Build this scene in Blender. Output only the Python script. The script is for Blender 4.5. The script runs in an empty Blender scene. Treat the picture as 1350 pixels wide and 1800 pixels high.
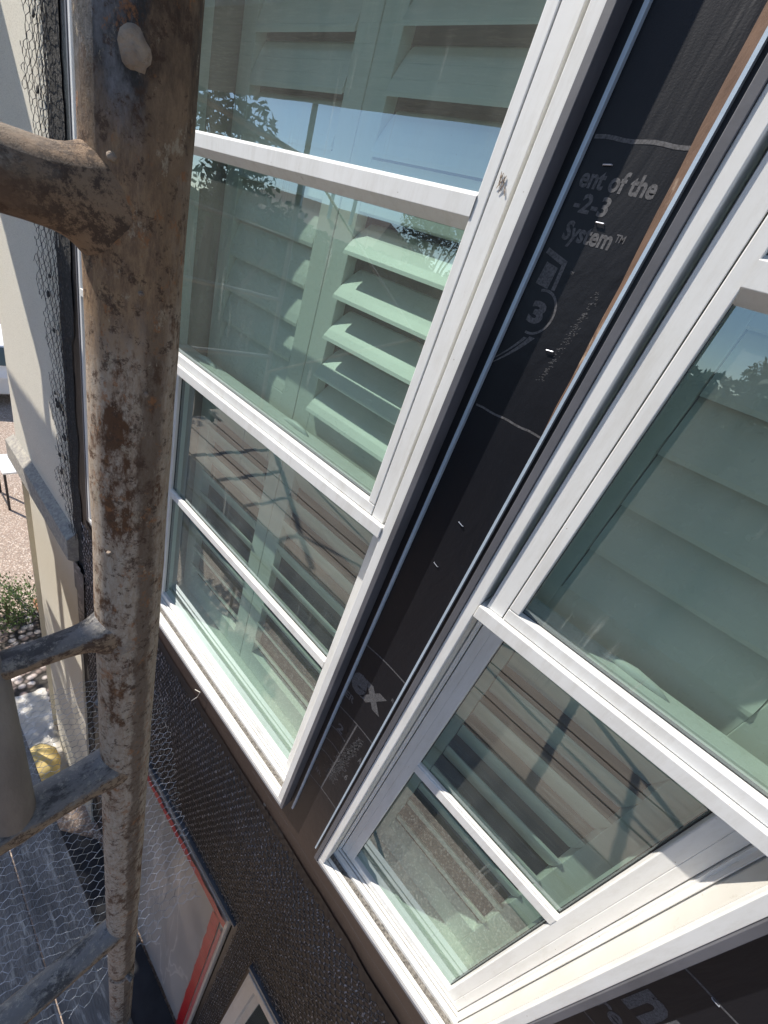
import bpy, bmesh, math, random
from mathutils import Vector, Matrix, noise as mnoise
random.seed(7)
S = 0.6            # metres per layout unit (camera-to-wall distance)
GZ = -8.4          # ground level in layout units, camera at the origin
sc = bpy.context.scene
def W(p): return Vector((p[0]*S, p[1]*S, (p[2]-GZ)*S))

# ---------------------------------------------------------------- camera
cam = bpy.data.cameras.new('camera'); co = bpy.data.objects.new('camera', cam); sc.collection.objects.link(co)
RX = Vector((0.70449698, 0.63601339, 0.31491423)); DN = Vector((0.54043604, -0.19315275, -0.81891446)); FW = Vector((-0.46001401, 0.74711377, -0.47980009))
M = Matrix.Identity(4)
for i in range(3):
    M[i][0] = RX[i]; M[i][1] = -DN[i]; M[i][2] = -FW[i]
M.translation = W((0, 0, 0)); co.matrix_world = M
FPX = 715.0
cam.sensor_fit = 'HORIZONTAL'; cam.sensor_width = 36; cam.lens = FPX/1350*36; cam.clip_start = 0.02; cam.clip_end = 400
sc.camera = co
def ray(u, v): return RX*(u-675) + DN*(v-900) + FW*FPX
def onY(u, v, y): d = ray(u, v); return d*(y/d.y)
def onX(u, v, x): d = ray(u, v); return d*(x/d.x)
def onZ(u, v, z): d = ray(u, v); return d*(z/d.z)

# ---------------------------------------------------------------- light
SUN = Vector((-2.0, -1.0, 2.6)).normalized()
w = bpy.data.worlds.new('World'); sc.world = w; w.use_nodes = True
nt = w.node_tree; bg = nt.nodes['Background']; sky = nt.nodes.new('ShaderNodeTexSky'); sky.sky_type = 'NISHITA'; sky.sun_disc = False
sky.sun_elevation = math.asin(SUN.z); sky.sun_rotation = math.atan2(SUN.x, SUN.y); sky.ozone_density = 2.2; sky.air_density = 0.85; sky.dust_density = 0.5
nt.links.new(sky.outputs[0], bg.inputs[0]); bg.inputs[1].default_value = 0.15
sl = bpy.data.lights.new('sun', 'SUN'); sl.energy = 4.5; sl.angle = math.radians(0.53); sl.color = (1, 0.94, 0.85)
so = bpy.data.objects.new('sun', sl); sc.collection.objects.link(so)
so.rotation_euler = SUN.to_track_quat('Z', 'Y').to_euler(); so.location = W((-6, -4, 9))
sc.view_settings.view_transform = 'Standard'; sc.view_settings.look = 'None'; sc.view_settings.gamma = 1; sc.view_settings.exposure = 0.52
sc.cycles.max_bounces = 10; sc.cycles.transparent_max_bounces = 24; sc.cycles.diffuse_bounces = 4
sc.cycles.caustics_reflective = False; sc.cycles.caustics_refractive = False; sc.cycles.use_denoising = True

# ---------------------------------------------------------------- materials
def newmat(name):
    m = bpy.data.materials.new(name); m.use_nodes = True; return m, m.node_tree, m.node_tree.nodes['Principled BSDF']
def coords(nt, sc_=(1, 1, 1), rot=(0, 0, 0), loc=(0, 0, 0)):
    t = nt.nodes.new('ShaderNodeTexCoord'); mp = nt.nodes.new('ShaderNodeMapping')
    g = nt.nodes.new('ShaderNodeNewGeometry')
    nt.links.new(g.outputs['Position'], mp.inputs[0]); mp.inputs[3].default_value = sc_; mp.inputs[2].default_value = rot; mp.inputs[1].default_value = loc
    return mp.outputs[0]
def noise(nt, vec, scale, detail=4, rough=0.55, dist=0.0):
    n = nt.nodes.new('ShaderNodeTexNoise'); n.inputs['Scale'].default_value = scale; n.inputs['Detail'].default_value = detail
    n.inputs['Roughness'].default_value = rough; n.inputs['Distortion'].default_value = dist
    nt.links.new(vec, n.inputs['Vector']); return n.outputs['Fac']
def voro(nt, vec, scale, out='Distance', feature='F1'):
    n = nt.nodes.new('ShaderNodeTexVoronoi'); n.feature = feature; n.inputs['Scale'].default_value = scale; nt.links.new(vec, n.inputs['Vector']); return n.outputs[out]
def ramp(nt, fac, stops, interp='LINEAR'):
    r = nt.nodes.new('ShaderNodeValToRGB'); e = r.color_ramp.elements; r.color_ramp.interpolation = interp
    while len(e) < len(stops): e.new(0.5)
    for i, (p, c) in enumerate(stops):
        e[i].position = p; e[i].color = (c[0], c[1], c[2], 1) if hasattr(c, '__len__') else (c, c, c, 1)
    nt.links.new(fac, r.inputs[0]); return r.outputs[0]
def mixc(nt, fac, a, b, mode='MIX'):
    n = nt.nodes.new('ShaderNodeMix'); n.data_type = 'RGBA'; n.blend_type = mode
    if hasattr(fac, 'node'): nt.links.new(fac, n.inputs[0])
    else: n.inputs[0].default_value = fac
    for k, v in ((6, a), (7, b)):
        if hasattr(v, 'node'): nt.links.new(v, n.inputs[k])
        else: n.inputs[k].default_value = (v[0], v[1], v[2], 1)
    return n.outputs[2]
def math_(nt, op, a, b=0.0, clamp=False):
    n = nt.nodes.new('ShaderNodeMath'); n.operation = op; n.use_clamp = clamp
    for k, v in ((0, a), (1, b)):
        if hasattr(v, 'node'): nt.links.new(v, n.inputs[k])
        else: n.inputs[k].default_value = v
    return n.outputs[0]
def bump(nt, bs, h, strength=0.3, dist=0.002):
    b = nt.nodes.new('ShaderNodeBump'); b.inputs['Strength'].default_value = strength; b.inputs['Distance'].default_value = dist
    nt.links.new(h, b.inputs['Height']); nt.links.new(b.outputs[0], bs.inputs['Normal'])
def simple(name, c1, c2=None, scale=8, rough=0.6, bmp=0.0, bscale=60, metal=0.0, spec=0.5, stretch=(1, 1, 1), dirt=None):
    m, nt, bs = newmat(name); v = coords(nt, stretch)
    c2 = c2 or tuple(x*0.85 for x in c1)
    col = mixc(nt, ramp(nt, noise(nt, v, scale, 6), [(0.35, 0.0), (0.68, 1.0)]), c1, c2)
    if dirt: col = mixc(nt, ramp(nt, noise(nt, v, dirt[1], 8, 0.7), [(dirt[2], 0.0), (dirt[2]+0.12, 1.0)]), col, dirt[0])
    nt.links.new(col, bs.inputs['Base Color']); bs.inputs['Roughness'].default_value = rough; bs.inputs['Metallic'].default_value = metal
    bs.inputs['Specular IOR Level'].default_value = spec
    if bmp: bump(nt, bs, noise(nt, v, bscale, 6), bmp, 0.003)
    return m
MT = {}
def vinyl(*a, **k):
    m = simple(*a, **k); nt = m.node_tree; bs = nt.nodes['Principled BSDF']; old = bs.inputs['Base Color'].links[0].from_socket; v = coords(nt)
    sp_ = ramp(nt, voro(nt, v, 75), [(0.05, 1.0), (0.085, 0.0)]); mk = ramp(nt, noise(nt, v, 16, 3), [(0.60, 0.0), (0.63, 1.0)])
    c = mixc(nt, math_(nt, 'MULTIPLY', sp_, mk), old, (0.33, 0.28, 0.22))
    sm = math_(nt, 'MULTIPLY', ramp(nt, noise(nt, coords(nt, (1, 1, .2)), 40, 9, .75), [(0.47, 0.0), (0.68, 1.0)]), 0.38)
    nt.links.new(mixc(nt, sm, c, (0.55, 0.52, 0.46)), bs.inputs['Base Color']); return m
MT['vinyl'] = vinyl('white_vinyl', (0.80, 0.795, 0.77), (0.75, 0.745, 0.72), 5, 0.38, 0.05, 40, dirt=((0.42, 0.38, 0.32), 26, 0.655))
MT['vinyl_dirty'] = simple('dusty_vinyl', (0.74, 0.72, 0.66), (0.69, 0.665, 0.60), 12, 0.6, 0.1, 120, dirt=((0.56, 0.52, 0.45), 60, 0.62))
MT['debris'] = simple('track_debris', (0.30, 0.28, 0.25), (0.12, 0.11, 0.10), 160, 0.95, 1.0, 260)
MT['flange'] = simple('gray_flange', (0.125, 0.125, 0.14), (0.09, 0.09, 0.10), 10, 0.5, 0.1, 60, dirt=((0.22, 0.21, 0.2), 50, 0.66))
MT['tape'] = simple('flashing_tape', (0.012, 0.0125, 0.018), (0.008, 0.008, 0.011), 12, 0.42, 0.15, 25)
MT['metal'] = simple('galvanised', (0.55, 0.65, 0.75), (0.45, 0.55, 0.66), 14, 0.42, 0.1, 60, metal=0.2)
MT['dmetal'] = simple('blue_gray_metal', (0.20, 0.24, 0.29), (0.13, 0.16, 0.20), 10, 0.42, 0.1, 60, metal=0.5)
MT['wood_edge'] = simple('rusty_wood', (0.16, 0.092, 0.058), (0.08, 0.045, 0.03), 30, 0.85, 0.6, 90, stretch=(1, 1, 0.35), dirt=((0.36, 0.27, 0.2), 40, 0.6))
MT['shutter'] = simple('shutter_white', (0.86, 0.86, 0.82), (0.83, 0.83, 0.79), 3, 0.45)
MT['plaster_in'] = simple('interior_plaster', (0.36, 0.31, 0.27), (0.28, 0.24, 0.20), 6, 0.9)
MT['room'] = simple('dark_room', (0.14, 0.14, 0.13), (0.12, 0.12, 0.11), 3, 0.9)
MT['seal'] = simple('dark_seal', (0.02, 0.022, 0.024), None, 3, 0.6)
MT['ink'] = simple('printed_ink', (0.135, 0.133, 0.138), (0.05, 0.048, 0.053), 420, 0.7, 0.0)
MT['staple'] = simple('staple_steel', (0.75, 0.78, 0.85), None, 10, 0.3, metal=0.6)
MT['wire'] = simple('galvanised_wire', (0.50, 0.51, 0.53), (0.20, 0.21, 0.22), 25, 0.4, metal=0.6)
MT['wire_dark'] = simple('dark_wire', (0.035, 0.035, 0.04), (0.02, 0.02, 0.022), 25, 0.5, spec=0.7)  # dark tone for the plain lath edges and the torn fringe
MT['wire_lath'] = simple('lath_glint_wire', (0.56, 0.57, 0.64), (0.07, 0.07, 0.08), 38, 0.30, metal=0.3)  # pale tone puts the glints of the twisted edges into the colour
MT['lathpaper'] = simple('lath_backing', (0.05, 0.048, 0.045), (0.022, 0.022, 0.022), 60, 0.95, 1.0, 150, dirt=((0.13, 0.12, 0.11), 120, 0.52))
MT['redtape'] = simple('red_tape', (0.55, 0.008, 0.022), (0.42, 0.006, 0.014), 25, 0.35, 0.6, 30)
MT['pinktape'] = simple('pink_tape', (0.62, 0.16, 0.18), (0.50, 0.10, 0.12), 25, 0.35, 0.5, 30)
MT['board'] = simple('sunlit_board', (0.43, 0.325, 0.26), (0.31, 0.235, 0.19), 5, 0.85, 0.5, 60, stretch=(0.25, 4, 1), dirt=((0.5, 0.44, 0.38), 12, 0.56))  # tan tone holds the sunlight on the outer deck planks
MT['grayboard'] = simple('weathered_shade_board', (0.27, 0.25, 0.24), (0.13, 0.122, 0.12), 9, 0.9, 0.8, 90, stretch=(0.5, 3, 1), dirt=((0.46, 0.43, 0.40), 22, 0.52))  # weathered gray, also holds the shade on the inner deck planks
MT['mortar'] = simple('dried_mortar', (0.44, 0.35, 0.27), (0.26, 0.20, 0.155), 130, 0.9, 1.0, 260, dirt=((0.16, 0.11, 0.08), 110, 0.60))
MT['stile'] = simple('dusty_gray_tube', (0.36, 0.32, 0.29), (0.25, 0.22, 0.20), 40, 0.85, 0.4, 120, stretch=(1, 1, .3))
MT['leaf'] = simple('tree_leaf', (0.055, 0.085, 0.03), (0.03, 0.05, 0.02), 2, 0.6)
MT['leaf2'] = simple('shrub_leaf', (0.10, 0.16, 0.045), (0.05, 0.09, 0.025), 12, 0.6)
MT['bark'] = simple('tree_bark', (0.14, 0.10, 0.075), (0.08, 0.06, 0.045), 12, 0.9, 0.6, 30)
MT['roof'] = simple('roof_tile', (0.26, 0.18, 0.14), (0.18, 0.12, 0.10), 10, 0.9, 0.5, 40)
MT['housepaint'] = simple('beige_paint', (0.48, 0.43, 0.36), None, 4, 0.9)
MT['blackiron'] = simple('black_iron', (0.018, 0.018, 0.02), None, 10, 0.5)
MT['white'] = simple('white_paint', (0.8, 0.8, 0.79), None, 4, 0.5)
MT['darkglass'] = simple('dark_glass', (0.02, 0.035, 0.05), None, 2, 0.08)
MT['orange'] = simple('redwood_edging', (0.42, 0.20, 0.10), (0.28, 0.13, 0.07), 14, 0.85, 0.3, 40)
MT['yellow'] = simple('yellow_foam', (0.72, 0.55, 0.22), (0.6, 0.45, 0.18), 14, 0.8, 0.5, 20)
MT['hose'] = simple('black_hose', (0.02, 0.022, 0.02), None, 10, 0.45)
MT['darkdrop'] = simple('dark_groundsheet', (0.03, 0.031, 0.036), (0.015, 0.015, 0.018), 9, 0.7, 0.8, 14)

# building paper: black, slightly glossy, brown lower down the wall
m, nt, bs = newmat('building_paper'); v = coords(nt)
c = mixc(nt, ramp(nt, noise(nt, v, 2.2, 4), [(0.3, 0.0), (0.7, 1.0)]), (0.0085, 0.0095, 0.0135), (0.0115, 0.0115, 0.0145))
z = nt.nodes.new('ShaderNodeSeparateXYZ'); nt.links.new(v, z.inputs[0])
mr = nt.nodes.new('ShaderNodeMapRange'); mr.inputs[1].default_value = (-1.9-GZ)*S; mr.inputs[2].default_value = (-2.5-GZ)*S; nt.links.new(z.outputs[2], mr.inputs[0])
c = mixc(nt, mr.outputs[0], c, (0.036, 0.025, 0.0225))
c = mixc(nt, ramp(nt, noise(nt, coords(nt, (1, 1, 0.22), (0, 0.25, 0)), 38, 8, 0.75), [(0.66, 0.0), (0.80, 0.6)]), c, (0.075, 0.075, 0.085))
nt.links.new(c, bs.inputs['Base Color']); bs.inputs['Roughness'].default_value = 0.42; bs.inputs['Specular IOR Level'].default_value = 0.28
h = math_(nt, 'ADD', noise(nt, coords(nt, (1, 1, .5), (0, .5, 0)), 9, 4, .6, 1.0), math_(nt, 'MULTIPLY', noise(nt, v, 500, 2), 0.05)); bump(nt, bs, h, 0.38, 0.008)
MT['paper'] = m

# old stucco: pale, sandy
m, nt, bs = newmat('old_stucco'); v = coords(nt)
c = mixc(nt, noise(nt, v, 3, 5), (0.80, 0.755, 0.64), (0.74, 0.70, 0.59))
c = mixc(nt, ramp(nt, noise(nt, v, 260, 4, 0.7), [(0.38, 1.0), (0.5, 0.0)]), c, (0.60, 0.555, 0.46))
nt.links.new(c, bs.inputs['Base Color']); bs.inputs['Roughness'].default_value = 0.95; bump(nt, bs, noise(nt, v, 220, 5, 0.7), 0.8, 0.003)
MT['stucco'] = m
m, nt, bs = newmat('sanded_trim'); v = coords(nt)
c = mixc(nt, ramp(nt, noise(nt, v, 45, 8, 0.7), [(0.42, 0.0), (0.6, 1.0)]), (0.30, 0.28, 0.26), (0.46, 0.43, 0.36))
nt.links.new(c, bs.inputs['Base Color']); bs.inputs['Roughness'].default_value = 0.95; bump(nt, bs, noise(nt, v, 160, 5, 0.7), 0.8, 0.004)
MT['sanded'] = m

# exposed aggregate concrete
m, nt, bs = newmat('pebble_concrete'); v = coords(nt)
vc = nt.nodes.new('ShaderNodeTexVoronoi'); vc.inputs['Scale'].default_value = 55; nt.links.new(v, vc.inputs['Vector'])
hs = nt.nodes.new('ShaderNodeSeparateColor'); nt.links.new(vc.outputs['Color'], hs.inputs[0])
c = ramp(nt, hs.outputs[0], [(0.0, (0.16, 0.11, 0.085)), (0.3, (0.40, 0.29, 0.22)), (0.6, (0.52, 0.42, 0.33)), (1.0, (0.70, 0.63, 0.55))])
c = mixc(nt, ramp(nt, vc.outputs['Distance'], [(0.35, 0.0), (0.62, 1.0)]), c, (0.24, 0.19, 0.15))
c = mixc(nt, noise(nt, v, 1.5, 4), c, mixc(nt, 0.5, c, (0.42, 0.31, 0.25)))
nt.links.new(c, bs.inputs['Base Color']); bs.inputs['Roughness'].default_value = 0.85; bump(nt, bs, vc.outputs['Distance'], 0.7, 0.006)
MT['pebble'] = m
m, nt, bs = newmat('river_rock'); v = coords(nt)
vc = nt.nodes.new('ShaderNodeTexVoronoi'); vc.inputs['Scale'].default_value = 14; nt.links.new(v, vc.inputs['Vector'])
hs = nt.nodes.new('ShaderNodeSeparateColor'); nt.links.new(vc.outputs['Color'], hs.inputs[0])
c = ramp(nt, hs.outputs[0], [(0.0, (0.10, 0.08, 0.07)), (0.35, (0.35, 0.26, 0.22)), (1.0, (0.72, 0.66, 0.62))])
c = mixc(nt, ramp(nt, vc.outputs['Distance'], [(0.3, 0.0), (0.6, 1.0)]), c, (0.03, 0.025, 0.02))
nt.links.new(c, bs.inputs['Base Color']); bs.inputs['Roughness'].default_value = 0.8
b = nt.nodes.new('ShaderNodeBump'); b.invert = True; b.inputs['Distance'].default_value = 0.04; nt.links.new(vc.outputs['Distance'], b.inputs['Height']); nt.links.new(b.outputs[0], bs.inputs['Normal'])
MT['rock'] = m

# rusty, mortar-spattered scaffold tube
def rust(name, warm):
    m, nt, bs = newmat(name); v = coords(nt); vs = coords(nt, (1, 1, 0.30))
    n1 = noise(nt, coords(nt, (1, 1, 0.45)), 42, 12, 0.74); n2 = noise(nt, v, 190, 10, 0.75); n3 = noise(nt, v, 14, 8, 0.62, 0.6); n4 = noise(nt, vs, 300, 8, 0.75)
    tan = mixc(nt, n2, (0.52, 0.395, 0.29), (0.34, 0.245, 0.175))
    c = mixc(nt, ramp(nt, n4, [(0.40, 0.0), (0.62, 0.85)]), tan, (0.58, 0.50, 0.41))
    c = mixc(nt, ramp(nt, n1, [(0.53, 0.0), (0.60, 1.0)]), c, mixc(nt, n2, (0.075, 0.042, 0.026), (0.20, 0.095, 0.045)))
    c = mixc(nt, ramp(nt, noise(nt, v, 60, 9, 0.75), [(0.58, 0.0), (0.66, 0.8)]), c, (0.36, 0.16, 0.06))

    # darker long band down the side away from the camera's left
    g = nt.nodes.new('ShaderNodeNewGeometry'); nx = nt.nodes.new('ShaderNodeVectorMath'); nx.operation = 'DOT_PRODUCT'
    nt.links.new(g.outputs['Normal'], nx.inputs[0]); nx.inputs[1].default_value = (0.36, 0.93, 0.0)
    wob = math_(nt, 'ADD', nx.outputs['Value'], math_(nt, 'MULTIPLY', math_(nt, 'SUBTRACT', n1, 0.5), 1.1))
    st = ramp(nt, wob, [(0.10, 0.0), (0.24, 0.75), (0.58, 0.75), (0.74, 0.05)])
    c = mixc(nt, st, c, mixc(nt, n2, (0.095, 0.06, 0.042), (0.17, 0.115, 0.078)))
    # cement smears towards the top
    z = nt.nodes.new('ShaderNodeSeparateXYZ'); nt.links.new(v, z.inputs[0])
    mr = nt.nodes.new('ShaderNodeMapRange'); mr.inputs[1].default_value = (-0.06-GZ)*S; mr.inputs[2].default_value = (0.02-GZ)*S; nt.links.new(math_(nt, 'ADD', z.outputs[2], math_(nt, 'MULTIPLY', math_(nt, 'SUBTRACT', n3, 0.5), 0.16)), mr.inputs[0])
    dark = mixc(nt, ramp(nt, noise(nt, coords(nt, (1, 1, 0.5), (0.3, 0.3, 0)), 34, 11, 0.76), [(0.44, 0.0), (0.64, 1.0)]), (0.050, 0.048, 0.048), (0.31, 0.31, 0.33))
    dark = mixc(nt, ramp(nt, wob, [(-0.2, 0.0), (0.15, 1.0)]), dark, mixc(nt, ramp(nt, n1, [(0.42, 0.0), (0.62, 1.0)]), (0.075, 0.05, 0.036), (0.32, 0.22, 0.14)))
    c = mixc(nt, math_(nt, 'MULTIPLY', mr.outputs[0], 1.0 if warm else 0.6), c, dark)
    vd = nt.nodes.new('ShaderNodeVectorMath'); vd.operation = 'DISTANCE'; nt.links.new(v, vd.inputs[0]); vd.inputs[1].default_value = tuple(W((-0.400, 0.112, -0.045)))
    md = nt.nodes.new('ShaderNodeMapRange'); md.inputs[1].default_value = 0.062; md.inputs[2].default_value = 0.030; nt.links.new(math_(nt, 'ADD', vd.outputs['Value'], math_(nt, 'MULTIPLY', math_(nt, 'SUBTRACT', n1, 0.5), 0.07)), md.inputs[0])
    c = mixc(nt, md.outputs[0], c, mixc(nt, ramp(nt, n4, [(0.4, 0.0), (0.6, 1.0)]), (0.40, 0.265, 0.155), (0.22, 0.14, 0.09)))
    c = mixc(nt, ramp(nt, noise(nt, v, 120, 12, 0.8), [(0.535, 0.0), (0.585, 0.85)]), c, (0.085, 0.05, 0.033))
    c = mixc(nt, ramp(nt, noise(nt, coords(nt, (1, 1, .55), (0, 0, 0), (3, 1, 2)), 85, 12, 0.8), [(0.575, 0.0), (0.62, 0.8)]), c, (0.50, 0.42, 0.31))
    c = mixc(nt, ramp(nt, noise(nt, coords(nt, (1, 1, .8), (0, 0, 0), (7, 1, 2)), 70, 12, 0.8), [(0.565, 0.0), (0.61, 0.75)]), c, (0.38, 0.165, 0.065))
    c = mixc(nt, ramp(nt, noise(nt, v, 22, 9, 0.68, 0.4), [(0.63, 0.0), (0.66, 0.9)]), c, mixc(nt, n2, (0.40, 0.34, 0.28), (0.28, 0.24, 0.20)))
    nt.links.new(c, bs.inputs['Base Color']); bs.inputs['Roughness'].default_value = 0.72; bs.inputs['Specular IOR Level'].default_value = 0.35
    hh = math_(nt, 'ADD', math_(nt, 'MULTIPLY', n1, 0.9), math_(nt, 'ADD', math_(nt, 'MULTIPLY', n2, 0.8), n4)); bump(nt, bs, hh, 0.8, 0.0016)
    return m
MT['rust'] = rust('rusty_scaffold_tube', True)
def cement(name, g1, g2, w1, w2, lo, hi, dark, weld=False):
    m, nt, bs = newmat(name); v = coords(nt); n1 = noise(nt, coords(nt, (1, 0.5, 1)), 38, 12, 0.74); n2 = noise(nt, v, 200, 10, 0.76)
    g = nt.nodes.new('ShaderNodeNewGeometry'); sp = nt.nodes.new('ShaderNodeSeparateXYZ'); nt.links.new(g.outputs['Normal'], sp.inputs[0])
    up = math_(nt, 'ADD', sp.outputs[2], math_(nt, 'MULTIPLY', math_(nt, 'SUBTRACT', n1, 0.5), 2.2))
    c = mixc(nt, n2, g1, g2)
    c = mixc(nt, ramp(nt, n1, [(0.50, 0.0), (0.57, 0.9)]), c, dark)
    c = mixc(nt, ramp(nt, noise(nt, v, 100, 12, 0.84), [(0.53, 0.0), (0.58, 0.8)]), c, (0.46, 0.42, 0.36))
    warm = mixc(nt, n2, w1, w2)
    warm = mixc(nt, ramp(nt, noise(nt, v, 85, 12, 0.84), [(0.49, 0.0), (0.54, 0.9)]), warm, (0.10, 0.055, 0.035))
    c = mixc(nt, ramp(nt, up, [(lo, 1.0), (hi, 0.0)]), c, warm)
    if weld:      # burnt orange-brown heat mark around the weld
        sy = nt.nodes.new('ShaderNodeSeparateXYZ'); nt.links.new(v, sy.inputs[0]); mr = nt.nodes.new('ShaderNodeMapRange'); mr.inputs[1].default_value = 0.070*S; mr.inputs[2].default_value = 0.112*S
        nt.links.new(math_(nt, 'ADD', sy.outputs[1], math_(nt, 'MULTIPLY', math_(nt, 'SUBTRACT', n1, 0.5), 0.09)), mr.inputs[0])
        ru = mixc(nt, n2, (0.44, 0.30, 0.185), (0.25, 0.165, 0.11)); ru = mixc(nt, ramp(nt, noise(nt, v, 90, 12, 0.85), [(0.49, 0.0), (0.54, 0.9)]), ru, (0.085, 0.055, 0.04)); c = mixc(nt, mr.outputs[0], c, ru)
    nt.links.new(c, bs.inputs['Base Color']); bs.inputs['Roughness'].default_value = 0.85
    bump(nt, bs, math_(nt, 'ADD', n1, math_(nt, 'MULTIPLY', n2, 0.6)), 0.9, 0.003); return m
MT['cement_tan'] = cement('mortar_crusted_tube', (0.36, 0.29, 0.22), (0.23, 0.19, 0.155), (0.13, 0.08, 0.055), (0.24, 0.16, 0.11), 0.02, 0.22, (0.11, 0.10, 0.095), True)
m = cement('cement_covered_tube', (0.19, 0.185, 0.19), (0.34, 0.32, 0.30), (0.48, 0.33, 0.20), (0.32, 0.22, 0.145), 0.22, 0.42, (0.085, 0.08, 0.08))
MT['cement'] = m

# window glass: thin greenish double glazing, with dust and drip streaks on it
m, nt, bs = newmat('window_glass'); nt.nodes.remove(bs); out = nt.nodes['Material Output']
tr = nt.nodes.new('ShaderNodeBsdfTransparent'); tr.inputs[0].default_value = (0.655, 0.80, 0.73, 1)
gl = nt.nodes.new('ShaderNodeBsdfGlossy'); gl.inputs['Roughness'].default_value = 0.0; gl.inputs[0].default_value = (0.84, 0.96, 1.0, 1)
lw = nt.nodes.new('ShaderNodeLayerWeight'); lw.inputs[0].default_value = 0.5
F0 = 0.19; frs = math_(nt, 'ADD', math_(nt, 'MULTIPLY', math_(nt, 'POWER', lw.outputs['Facing'], 4.0), 0.8), F0, True)
df = nt.nodes.new('ShaderNodeBsdfDiffuse'); df.inputs[0].default_value = (0.55, 0.58, 0.52, 1)
v = coords(nt); vs = coords(nt, (1, 1, 0.05))
wn = noise(nt, v, 2.3, 2); bmp_ = nt.nodes.new('ShaderNodeBump'); bmp_.inputs['Strength'].default_value = 0.10; bmp_.inputs['Distance'].default_value = 0.004; nt.links.new(wn, bmp_.inputs['Height']); nt.links.new(bmp_.outputs[0], gl.inputs['Normal'])
mx = nt.nodes.new('ShaderNodeMixShader'); nt.links.new(frs, mx.inputs[0]); nt.links.new(tr.outputs[0], mx.inputs[1]); nt.links.new(gl.outputs[0], mx.inputs[2])
streak = ramp(nt, noise(nt, vs, 90, 3, 0.6), [(0.60, 0.0), (0.74, 1.0)]); patch = ramp(nt, noise(nt, v, 6, 4), [(0.5, 0.0), (0.68, 1.0)])
spk = ramp(nt, voro(nt, v, 210), [(0.06, 1.0), (0.11, 0.0)]); spm = ramp(nt, noise(nt, v, 45, 3), [(0.58, 0.0), (0.62, 1.0)])
d = math_(nt, 'ADD', math_(nt, 'MULTIPLY', streak, math_(nt, 'MULTIPLY', patch, 0.32)), math_(nt, 'MULTIPLY', math_(nt, 'MULTIPLY', spk, spm), 0.45))
d = math_(nt, 'ADD', d, math_(nt, 'MULTIPLY', noise(nt, coords(nt, (1, 1, .3)), 10, 9, .72), 0.20), True)
m2 = nt.nodes.new('ShaderNodeMixShader'); nt.links.new(d, m2.inputs[0]); nt.links.new(mx.outputs[0], m2.inputs[1]); nt.links.new(df.outputs[0], m2.inputs[2]); nt.links.new(m2.outputs[0], out.inputs[0])
MT['glass'] = m
# clear masking plastic
def film(name, base, dens):
    m, nt, bs = newmat(name); nt.nodes.remove(bs); out = nt.nodes['Material Output']; v = coords(nt); vs = coords(nt, (1, 1, 0.13), (0, -0.25, 0))
    tr = nt.nodes.new('ShaderNodeBsdfTransparent'); tr.inputs[0].default_value = (0.86, 0.88, 0.9, 1)
    pb = nt.nodes.new('ShaderNodeBsdfPrincipled'); pb.inputs['Roughness'].default_value = 0.28
    n1 = noise(nt, vs, 3.2, 4, 0.5, 0.5); fold = ramp(nt, n1, [(0.36, 0.0), (0.495, 0.2), (0.505, 0.8), (0.52, 0.2), (0.60, 0.12), (0.608, 0.6), (0.62, 0.1)])
    nt.links.new(mixc(nt, fold, base, (0.72, 0.73, 0.74)), pb.inputs['Base Color'])
    b = nt.nodes.new('ShaderNodeBump'); b.inputs['Strength'].default_value = 0.9; b.inputs['Distance'].default_value = 0.03; nt.links.new(n1, b.inputs['Height']); nt.links.new(b.outputs[0], pb.inputs['Normal'])
    mx = nt.nodes.new('ShaderNodeMixShader'); nt.links.new(math_(nt, 'ADD', math_(nt, 'MULTIPLY', fold, 0.3), dens, True), mx.inputs[0])
    nt.links.new(tr.outputs[0], mx.inputs[1]); nt.links.new(pb.outputs[0], mx.inputs[2]); nt.links.new(mx.outputs[0], out.inputs[0]); return m
MT['film'] = film('masking_film', (0.60, 0.62, 0.65), 0.66)
MT['sheet'] = film('ground_film', (0.66, 0.62, 0.54), 0.6)

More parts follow.
